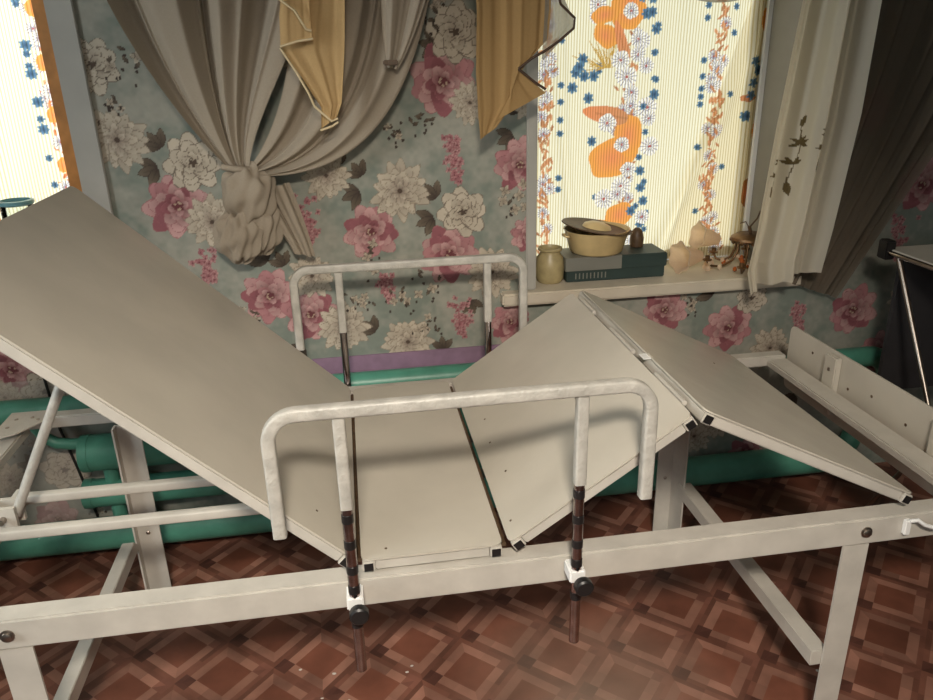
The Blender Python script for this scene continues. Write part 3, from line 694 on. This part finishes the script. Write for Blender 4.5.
# legs of angle steel
def leg(x0, x1, side, outer_y, inner):
    """outer flange in the long plane, side flange turned inwards"""
    bm = bmesh.new()
    s = 1 if inner > outer_y else -1
    ya, yb = sorted((outer_y, outer_y+s*.005)); zt_ = .434 if outer_y < 1.5 else .49
    add_box(bm, x0, x1, ya, yb, FL+.004, zt_)
    xs = (x1-.005, x1) if side > 0 else (x0, x0+.005)
    ya, yb = sorted((outer_y+s*.005, inner)); add_box(bm, xs[0], xs[1], ya, yb, FL+.004, zt_)
    l = obj('leg', bm, M['paint'], bed)
    bm = bmesh.new(); ya, yb = sorted((outer_y-s*.004, inner+s*.004)); add_box(bm, x0-.004, x1+.004, ya, yb, FL, FL+.022, bev=.003); obj('foot_pad', bm, M['black'], l)
    bm = bmesh.new(); add_lathe(bm, [(.006, 0), (.006, .003), (.003, .005)], ((x0+x1)/2, outer_y+s*.005, .13), 12, axis=(0, s, 0), cap=True); obj('rivet', bm, M['bolt'], l)
    return l
leg(1.0, 1.06, 1, 1.238, 1.283); leg(.930, .985, 1, 2.062, 1.965)
leg(-.71, -.65, -1, 1.238, 1.283); leg(-.708, -.640, -1, 2.062, 2.03)
for x0, x1 in ((.975, 1.017), (-.732, -.697)):
    bm = bmesh.new(); vs = add_box(bm, x0, x1, 1.245, 2.035, .10, .142, bev=.002)
    for v in vs:
        if v.co.y > 2.0 and v.co.z > .12: v.co.y -= .04
    obj('cross_bar', bm, M['paint'], bed)
for x in (1.045, -.685):
    bm = bmesh.new(); add_lathe(bm, [(.013, 0), (.013, .003), (.009, .004), (.009, .008), (.005, .010)], (x, 1.2355, .468), 20, axis=(0, -1, 0), cap=True); obj('bolt', bm, M['bolt'], bed, True)
# hooks near the foot end
for y, s in ((1.235, -1), (2.132, 1)):
    bm = bmesh.new(); add_box(bm, 1.128, 1.142, *sorted((y, y+s*.012)), .455, .492, bev=.002)
    add_tube(bm, [(1.135, y+s*.012, .492), (1.15, y+s*.016, .495), (1.165, y+s*.02, .484), (1.185, y+s*.022, .476), (1.21, y+s*.022, .474), (1.25, y+s*.022, .482), (1.27, y+s*.012, .486), (1.275, y-s*.004, .486)], .0045, 10)
    obj('hook', bm, M['whitepl'] if s < 0 else M['paint'], bed, True)

def panel(name, lo, hi, tube=.024, capends=(1, 1), screws=(), ext=(0, 0), rc=.018):
    """flat steel section from lo=(x,z) to hi=(x,z) : sheet top surface on that line"""
    p0 = Vector((lo[0], 0, lo[1])); p1 = Vector((hi[0], 0, hi[1])); d = (p1-p0); L = d.length; d.normalize()
    up = Vector((-d.z, 0, d.x)); up = up if up.z > 0 else -up
    if up.z < 0: up = -up
    def T(s, y, h): return p0+d*s+up*h+Vector((0, y, 0))
    bm = bmesh.new()
    loop = []
    for cs, cy, a0 in ((L-rc, FY-rc, 0), (rc, FY-rc, 90), (rc, NY+rc, 180), (L-rc, NY+rc, 270)):
        for k in range(6):
            a = radians(a0+90*k/5); loop.append((cs+rc*cos(a), cy+rc*sin(a)))
    a = [bm.verts.new(T(s, y, 0)) for s, y in loop]; b = [bm.verts.new(T(s, y, -.0035)) for s, y in loop]
    bm.faces.new(a); bm.faces.new(b[::-1]); n = len(a)
    for i in range(n): bm.faces.new((a[i], b[i], b[(i+1) % n], a[(i+1) % n]))
    sh = obj(name, bm, M['sheet'], bed)
    bm = bmesh.new()
    h0, h1 = -.0035-tube, -.0045
    def bar(s0, s1, y0, y1):
        vs = add_box(bm, s0, s1, y0, y1, h0, h1, bev=.0025)
        for v in vs: v.co = T(v.co.x, v.co.y, v.co.z)
    bar(.002, .002+tube, NY-.003, FY+.003); bar(L-.002-tube, L-.002, NY-.003, FY+.003)
    bar(.003+tube, L-.003-tube, NY+.002, NY+.002+tube); bar(.003+tube, L-.003-tube, FY-.002-tube, FY-.002)
    if L > .7: bar(L*.5, L*.5+tube, NY+.002+tube, FY-.002-tube)
    obj('section_frame', bm, M['paint'], sh)
    for k, s0 in enumerate((.002, L-.002-tube)):
        if not capends[k]: continue
        for y in (NY-.003, FY+.003):
            bm = bmesh.new(); vs = add_box(bm, s0+.003, s0+tube-.003, y-.0012, y+.0012, h0+.003, h1-.003)
            for v in vs: v.co = T(v.co.x, v.co.y, v.co.z)
            obj('tube_plug', bm, M['black'], sh)
    for s, y in screws:
        bm = bmesh.new(); add_lathe(bm, [(.0028, 0), (.0028, .0008), (.001, .0014)], T(s, y, 0), 10, axis=up, cap=True); obj('screw', bm, M['brown_rim'], sh)
    return sh
panel('backrest_section', (-.040, .536), (-.690, 1.160), capends=(1, 1), screws=((.10, 1.33),))
panel('seat_section', (-.032, .533), (.250, .533), capends=(1, 1), screws=((.05, 1.28),))
panel('thigh_section', (.262, .534), (.628, .783), capends=(1, 1), screws=((.02, 1.31), (.05, 1.48), (.04, 1.63), (.05, 1.747), (.19, 1.30)))
panel('calf_section', (1.158, .538), (.655, .791), capends=(1, 1), screws=((.23, 1.80),))
# hinges between the thigh and calf sections
for y0, y1 in ((1.31, 1.46), (1.60, 1.76), (1.90, 2.03)):
    bm = bmesh.new(); add_tube(bm, [(.638, y0, .779), (.638, y1, .779)], .006, 10); add_box(bm, .628, .655, y0+.01, y1-.01, .768, .772); obj('hinge', bm, M['paint'], bed, True)
part('tape_flag', M['whitepl'], .636, .66, 1.53, 1.56, .787, .789, bev=0)
for xh, zh in ((-.036, .520), (.256, .518)):
    bm = bmesh.new(); add_tube(bm, [(xh, 1.27, zh), (xh, 2.06, zh)], .005, 10); obj('hinge', bm, M['brown_rim'], bed, True)
# frame of the backrest lift
bm = bmesh.new()
add_sweep(bm, xline(-.80, -.06, 1.50, .520), rsq(.022, .024)); obj('lift_bar', bm, M['paint'], bed, True)
bm = bmesh.new()
add_sweep(bm, xline(-.80, -.06, 1.665, .508), rsq(.022, .024)); obj('lift_bar', bm, M['paint'], bed, True)
bm = bmesh.new(); add_sweep(bm, [(-.815, 1.47, .50), (-.815, 1.70, .50)], rsq(.03, .03)); obj('lift_crosspiece', bm, M['paint'], bed, True)
bm = bmesh.new(); add_tube(bm, [(-.775, 1.56, .53), (-.545, 1.56, .975)], .0105, 16); obj('strut', bm, M['rail'], bed, True)
bm = bmesh.new(); add_box(bm, -.82, -.765, 1.535, 1.545, .505, .56); add_box(bm, -.82, -.765, 1.575, 1.585, .505, .56); add_box(bm, -.82, -.81, 1.54, 1.58, .506, .559)
cl = obj('clevis', bm, M['paint'], bed)
bm = bmesh.new(); add_tube(bm, [(-.79, 1.52, .535), (-.79, 1.60, .535)], .007, 12, up=Vector((0, 0, 1))); obj('pivot_pin', bm, M['bolt'], cl, True)
# foot board with its uprights
bm = bmesh.new()
yy0, yy1, zz0, zz1, rr = 1.235, 2.115, .40, .612, .022
lp = []
for cy, cz, a0 in ((yy1-rr, zz1-rr, 0), (yy0+rr, zz1-rr, 90), (yy0+rr, zz0+rr, 180), (yy1-rr, zz0+rr, 270)):
    for k in range(5): a = radians(a0+22.5*k); lp.append((cy+rr*cos(a), cz+rr*sin(a)))
a = [bm.verts.new((1.372, y, z)) for y, z in lp]; b = [bm.verts.new((1.377, y, z)) for y, z in lp]
bm.faces.new(a); bm.faces.new(b[::-1])
for i in range(len(a)): bm.faces.new((a[i], a[(i+1) % len(a)], b[(i+1) % len(a)], b[i]))
fb = obj('foot_board', bm, M['sheet'], bed)
for y in (1.87, 1.43):
    bm = bmesh.new(); add_box(bm, 1.352, 1.3715, y-.028, y+.028, .42, .602, bev=.003); obj('board_bracket', bm, M['sheet'], fb)
    bm = bmesh.new(); add_lathe(bm, [(.0055, 0), (.0055, .002), (.002, .004)], (1.352, y, .56), 12, axis=(-1, 0, 0), cap=True); obj('screw', bm, M['bolt'], fb)
for y, z in ((1.985, .565), (1.80, .525), (1.70, .547), (1.36, .565), (1.56, .53)):
    bm = bmesh.new(); add_lathe(bm, [(.0045, 0), (.0045, .001), (.002, .002)], (1.372, y, z), 10, axis=(-1, 0, 0), cap=True); obj('screw', bm, M['brown_rim'], fb)

# guard rails
def guard(y, s, label):
    """s: outward direction"""
    x0, x1, zt, zb, rc = (-.170, .518, .884, .645, .050) if s < 0 else (-.176, .496, .884, .645, .046)
    path = [(x0, y, zb), (x0, y, zt-rc)]
    path += [(x0+rc-rc*cos(a), y, zt-rc+rc*sin(a)) for a in np.linspace(0, pi/2, 9)[1:]]
    path += [(x1-rc+rc*sin(a), y, zt-rc+rc*cos(a)) for a in np.linspace(0, pi/2, 9)]
    path += [(x1, y, zb)]
    bm = bmesh.new(); add_sweep(bm, path, rsq(.024, .024, .005)); g = obj('guard_rail', bm, M['rail'], bed, True, 50)
    for x in (-.048, .387):
        bm = bmesh.new(); add_sweep(bm, [(x, y, .690), (x, y, .872)], rsq(.022, .023, .004)); obj('post', bm, M['rail'], g, True)
        bm = bmesh.new(); add_sweep(bm, [(x, y, .315), (x, y, .705)], circ(.0105, 16, 1, .9)); obj('height_bar', bm, M['chrome'], g, True, 50)
        for z in ((.668, .612, .556, .512, .432) if s < 0 else ()):
            bm = bmesh.new(); add_sweep(bm, [(x, y, z-.0085), (x, y, z+.0085)], circ(.0112, 14)); obj('adjusting_notch', bm, M['black'], g, True, 40)
        bm = bmesh.new(); add_box(bm, x-.016, x+.016, *sorted((y-s*.033, y+s*.012)), .468, .496, bev=.003); obj('clamp', bm, M['whitepl'], g)
        bm = bmesh.new(); add_lathe(bm, [(.006, 0), (.006, .012), (.017, .012), (.0185, .015), (.0185, .028), (.015, .031)], (x+.006, y+s*.010, .474), 26, axis=(0, s, 0), cap=True); obj('clamp_knob', bm, M['black'], g, True)
    return g
guard(1.197, -1, ''); guard(2.146, 1, '')

# ------------------------------------------------------------------ things on the sill
SZ = .716
# jar
bm = bmesh.new()
add_lathe(bm, [(.001, .002), (.040, 0), (.047, .012), (.049, .05), (.044, .085), (.034, .098), (.034, .106), (.041, .110), (.041, .118), (.037, .118), (.031, .105), (.040, .085), (.044, .05), (.040, .01), (.001, .008)], (.655, 2.435, SZ), 36)
tag(obj('jar', bm, M['jar'], None, True, 60), 'squat cream ceramic jar at the left end of the window sill', 'jar')
# box with lid
bx = thing('cardboard_box', (.87, 2.44, SZ), 'flat teal and grey lidded box on the window sill under the enamel pot', 'box')
bx.rotation_euler.z = 0
part_ = lambda name, m, *b: box_obj(name, m, bx, *b, bev=.003)
part_('box_base', M['teal'], .705, 1.052, 2.40, 2.53, SZ, SZ+.045)
part_('box_lid', M['teal'], .700, 1.057, 2.395, 2.535, SZ+.038, SZ+.085)
bm = bmesh.new(); add_box(bm, .6995, .895, 2.3945, 2.5355, SZ+.040, SZ+.0855); obj('grey_label', bm, M['tealgrey'], bx)
bm = bmesh.new()
for i in range(9): add_box(bm, .735+i*.013, .739+i*.013, 2.3993, 2.40, SZ+.010, SZ+.030)
obj('faded_print', bm, M['tealgrey'], bx)
# pot
pot = thing('enamel_pot', (.825, 2.458, SZ+.086), 'cream enamel pot with a brown worn rim and tilted lid standing on the flat box', 'pot')
bm = bmesh.new()
add_lathe(bm, [(.001, .0), (.080, 0), (.090, .008), (.110, .078), (.113, .081), (.108, .080), (.086, .01), (.001, .006)], (.825, 2.465, SZ+.086), 48)
obj('bowl', bm, M['cream'], pot, True, 60)
bm = bmesh.new(); ax = Vector((.16, -.02, 1)).normalized()
add_lathe(bm, [(.001, .004), (.100, .004), (.120, .010), (.122, .007), (.102, .0), (.001, .0)], (.825, 2.465, SZ+.086+.079), 48, axis=ax)
obj('lid', bm, M['brown_rim'], pot, True, 40)
bm = bmesh.new(); add_lathe(bm, [(.050, .004), (.045, .014), (.025, .022), (.001, .024)], (.825, 2.465, SZ+.086+.079), 40, axis=ax); obj('lid_dome', bm, M['cream'], pot, True, 60)
for s in (-1, 1):
    bm = bmesh.new()
    c0 = Vector((.825+s*.098, 2.465, SZ+.086+.060))
    add_tube(bm, [c0+Vector((0, -.022, 0)), c0+Vector((s*.016, -.018, .002)), c0+Vector((s*.02, 0, .003)), c0+Vector((s*.016, .018, .002)), c0+Vector((0, .022, 0))], .0038, 10, up=Vector((0, 0, 1)))
    obj('handle', bm, M['cream'], pot, True)
# small brown figurine-like knob behind the pot
bm = bmesh.new(); add_lathe(bm, [(.022, 0), (.024, .03), (.018, .055), (.008, .065), (.001, .066)], (.985, 2.50, SZ+.0865), 20, cap=True)
tag(obj('vase', bm, M['brown_rim'], None, True, 60), 'small brown vase half hidden behind the enamel pot on the box', 'vase')

# glass shades
def shade(loc, axis, label, sc=1.0):
    bm = bmesh.new()
    pr = [(.016, 0), (.024, .006), (.027, .02), (.036, .045), (.041, .07), (.045, .088), (.055, .104), (.064, .110)]
    pr = [(r*sc, z*sc) for r, z in pr]; n_ = len(pr)
    full = pr+[(r-.002, z+.0015) for r, z in pr[::-1]]
    add_lathe(bm, full, loc, 54, axis=axis, wob=lambda a, k: .09*max(0, min(k, 2*n_-1-k)-4)/3*sin(6*a))
    o = obj('lamp_shade', bm, M['shade'], None, True, 60)
    o['label'] = label; o['category'] = 'lamp shade'; o['group'] = 'glass shades on the sill'; recentre(o)
    return o
shade((1.205, 2.45, SZ+.050), (-1, -.28, .06), 'frosted peach glass lamp shade lying right next to the teal box', .86)
shade((1.300, 2.515, SZ+.088), (-1, -.05, .22), 'upper frosted peach glass lamp shade, between the lower shade and the brass chandelier', .80)
# chandelier
ch = thing('chandelier', (1.33, 2.47, SZ), 'small dismantled brass chandelier with curved arms standing on the sill beside the sheer curtain', 'chandelier')
cc = Vector((1.385, 2.45, SZ))
bm = bmesh.new(); add_lathe(bm, [(.001, .118), (.050, .118), (.066, .108), (.068, .100), (.062, .096), (.045, .094), (.04, .088), (.001, .088)], cc, 40); obj('disc', bm, M['brass'], ch, True, 40)
for i in range(10):
    bm = bmesh.new(); a = 2*pi*i/10; p = cc+Vector((cos(a)*.062, sin(a)*.062, .097)); add_lathe(bm, [(.001, -.012), (.008, -.006), (.009, .0), (.004, .008)], p, 10, cap=True); obj('scallop', bm, M['brass'], ch, True)
for i, (a, L) in enumerate(((3.3, .10), (4.1, .11), (5.0, .075), (2.5, .05), (5.9, .07), (1.2, .02))):
    dv = Vector((cos(a), sin(a), 0)); bm = bmesh.new()
    pth = [cc+dv*.045+Vector((0, 0, .09)), cc+dv*.048+Vector((0, 0, .06)), cc+dv*(.055+L*.12)+Vector((0, 0, .03)), cc+dv*(.065+L*.45)+Vector((0, 0, .012)), cc+dv*(.07+L*.8)+Vector((0, 0, .018)), cc+dv*(.07+L)+Vector((0, 0, .036))]
    add_tube(bm, pth, .0042, 10, up=Vector((0, 0, 1)) if False else Vector((-sin(a), cos(a), 0)))
    add_lathe(bm, [(.004, 0), (.015, .004), (.016, .008), (.008, .01), (.008, .02)], pth[-1], 16)
    obj('arm', bm, M['brass'], ch, True, 50)
random.seed(8)
for i in range(22):
    a = random.uniform(0, 2*pi); rr_ = random.uniform(.05, .10); p = Vector((1.30+cos(a)*rr_, 2.44+sin(a)*.05, SZ+random.uniform(.006, .035)))
    bm = bmesh.new(); bmesh.ops.create_icosphere(bm, subdivisions=1, radius=random.uniform(.006, .011), matrix=Matrix.Translation(p)@Matrix.Diagonal((1, 1, 1.2, 1)))
    obj('crystal', bm, M['shade'] if i % 4 else M['amber'], ch)
bm = bmesh.new(); add_tube(bm, [cc+Vector((0, 0, .118)), cc+Vector((-.01, 0, .145))], .006, 10); add_tube(bm, [cc+Vector((-.01, 0, .14)), cc+Vector((-.03, -.01, .165)), cc+Vector((-.05, -.01, .16))], .002, 8); add_tube(bm, [cc+Vector((-.01, 0, .14)), cc+Vector((.012, -.01, .175)), cc+Vector((.02, -.01, .20))], .003, 8)
obj('wires', bm, M['brown_rim'], ch, True)
# blue rimmed glass on the left sill
gl = thing('glass_jar', (-.985, 2.46, .759), 'tall glass jar with a pale turquoise rim on the sill at the left edge', 'jar')
bm = bmesh.new(); add_lathe(bm, [(.04, 0), (.045, .01), (.045, .295), (.040, .30), (.040, .012), (.001, .008)], (-.985, 2.46, .759), 30); obj('body', bm, M['glass'], gl, True, 60)
bm = bmesh.new(); add_lathe(bm, [(.041, .297), (.050, .301), (.050, .311), (.041, .313), (.040, .305), (.041, .297)], (-.985, 2.46, .759), 30); obj('rim', bm, M['blue'], gl, True, 60)

# ------------------------------------------------------------------ folding table at the right edge
tb = thing('folding_table', (1.98, 1.78, FL), 'small folding table with pale oilcloth top at the right edge', 'table')
box_obj('table_top', M['oil'], tb, 1.655, 2.35, 1.45, 2.12, .832, .848, bev=.004)
bm = bmesh.new(); add_tube(bm, [(1.652, 1.445, .838), (1.652, 2.124, .838), (2.353, 2.124, .838), (2.353, 1.445, .838), (1.652, 1.445, .838)], .008, 12, up=Vector((0, 0, 1))); obj('metal_edge', bm, M['chrome'], tb, True, 50)
box_obj('corner_clip', M['black'], tb, 1.640, 1.672, 2.085, 2.13, .815, .875, bev=.004)
box_obj('hanging_panel', M['dark'], tb, 1.70, 2.33, 2.085, 2.10, .36, .83)
for x, y0, y1 in ((1.665, 2.06, 1.50), (1.665, 1.52, 2.04), (2.335, 2.06, 1.50), (2.335, 1.52, 2.04)):
    bm = bmesh.new(); add_tube(bm, [(x+(.02 if y0 < y1 else 0)*(1 if x < 2 else -1), y0, .83), (x+(.02 if y0 < y1 else 0)*(1 if x < 2 else -1), y1, FL+.001)], .008, 12); obj('leg', bm, M['bolt'], tb, True)
bm = bmesh.new()
random.seed(3)
for i in range(14):
    a = random.uniform(0, 6.3); p = Vector((1.86, 2.02, .852)); q = p+Vector((cos(a)*.04, sin(a)*.035, random.uniform(.004, .022)))
    n_ = Vector((-sin(a), cos(a), 0))*.009; v = [bm.verts.new(t_) for t_ in (p, (p+q)/2+n_, q, (p+q)/2-n_)]; bm.faces.new(v)
sol = obj('leaf_sprig', bm, M['leaf']); tag(sol, 'little sprig of green leaves lying on the pale folding table', 'leaves')

# crumbs of plaster on the floor
random.seed(12)
for x, y in ((.07, 1.62), (-.14, 1.63), (-.17, 1.55), (-.10, 1.53), (.055, 1.60), (1.13, 1.41), (-.03, 1.50), (-.23, 1.66)):
    bm = bmesh.new(); bmesh.ops.create_icosphere(bm, subdivisions=1, radius=random.uniform(.003, .0055))
    for v in bm.verts: v.co = Vector((v.co.x*random.uniform(.8, 1.5), v.co.y*random.uniform(.7, 1.2), abs(v.co.z)*.7))
    o = obj('plaster_crumb', bm, M['crumb']); o.location = (x, y, FL)
    o['label'] = 'pale crumb of plaster on the parquet floor below the bed'; o['category'] = 'crumb'; o['group'] = 'plaster crumbs on the floor'

# ------------------------------------------------------------------ ceiling lamp (out of view), daylight and added fill
LX, LY = -.05, -.75
lt = thing('ceiling_lamp', (LX, LY, RZ1), 'round ceiling lamp above and behind the viewer', 'lamp')
bm = bmesh.new(); add_lathe(bm, [(.001, -.001), (.13, -.001), (.13, -.03), (.12, -.035), (.001, -.035)], (LX, LY, RZ1), 32); obj('lamp_base', bm, M['whitepl'], lt, True)
ld = bpy.data.lights.new('lamp_light', 'SPOT'); ld.shadow_soft_size = .20; ld.energy = 590; ld.color = (1, .89, .76); ld.spot_size = radians(66); ld.spot_blend = 1.0
lo = bpy.data.objects.new('lamp_light', ld); C.objects.link(lo); lo.location = (LX, LY, RZ1-.05); lo.rotation_euler = (lo.location-Vector((.22, 1.25, .58))).to_track_quat('Z', 'Y').to_euler()
sd = bpy.data.lights.new('daylight_sun', 'SUN'); sd.energy = 3.3; sd.angle = radians(12); sd.color = (1, .97, .9)
so = bpy.data.objects.new('daylight_sun', sd); C.objects.link(so); so.rotation_euler = Vector((-.12, 1, .28)).to_track_quat('Z', 'Y').to_euler()
def sky_area(name, loc, tgt, sx, sy, e, c=(.86, .93, 1)):
    a = bpy.data.lights.new(name, 'AREA'); a.shape = 'RECTANGLE'; a.size = sx; a.size_y = sy; a.energy = e; a.color = c
    o = bpy.data.objects.new(name, a); C.objects.link(o); o.location = loc; o.rotation_euler = (Vector(loc)-Vector(tgt)).to_track_quat('Z', 'Y').to_euler()
sky_area('sky_fill', (RX0-.4, .75, 1.6), (0, 1.3, .3), 1.0, 1.4, 66, (.97, .98, 1))
sky_area('sky_fill', (-.2, RY0-.5, 1.9), (.2, 1, .6), 2.4, 1.2, 12)  # added soft fill, shining in through the made-up window behind the camera
sky_area('sky_fill', (-1.25, 3.1, 1.7), (-1.2, 2.4, 1.4), 1.0, 1.5, 14, (1, .98, .95))
wl = bpy.data.worlds.new('sky'); bpy.context.scene.world = wl; wl.use_nodes = True
bg = wl.node_tree.nodes['Background']; bg.inputs[0].default_value = (.85, .93, 1, 1); bg.inputs[1].default_value = .7

# ------------------------------------------------------------------ camera
yaw, pit, rol = radians(8.46), radians(21.37), radians(-1.41)
fw = Vector((sin(yaw)*cos(pit), cos(yaw)*cos(pit), -sin(pit))); rt = Vector((cos(yaw), -sin(yaw), 0)); upv = rt.cross(fw)
r2 = rt*cos(rol)+upv*sin(rol); u2 = -rt*sin(rol)+upv*cos(rol)
cd = bpy.data.cameras.new('camera'); cam = bpy.data.objects.new('camera', cd); C.objects.link(cam)
cam.matrix_world = Matrix(((r2.x, u2.x, -fw.x, 0), (r2.y, u2.y, -fw.y, 0), (r2.z, u2.z, -fw.z, 1.45), (0, 0, 0, 1)))
cd.sensor_width = 36; cd.lens = 760/933*36; cd.clip_start = .02
sc = bpy.context.scene; sc.camera = cam
sc.view_settings.view_transform = 'Standard'; sc.view_settings.look = 'None'; sc.view_settings.gamma = 1; sc.view_settings.exposure = 0
sc.view_settings.use_curve_mapping = False
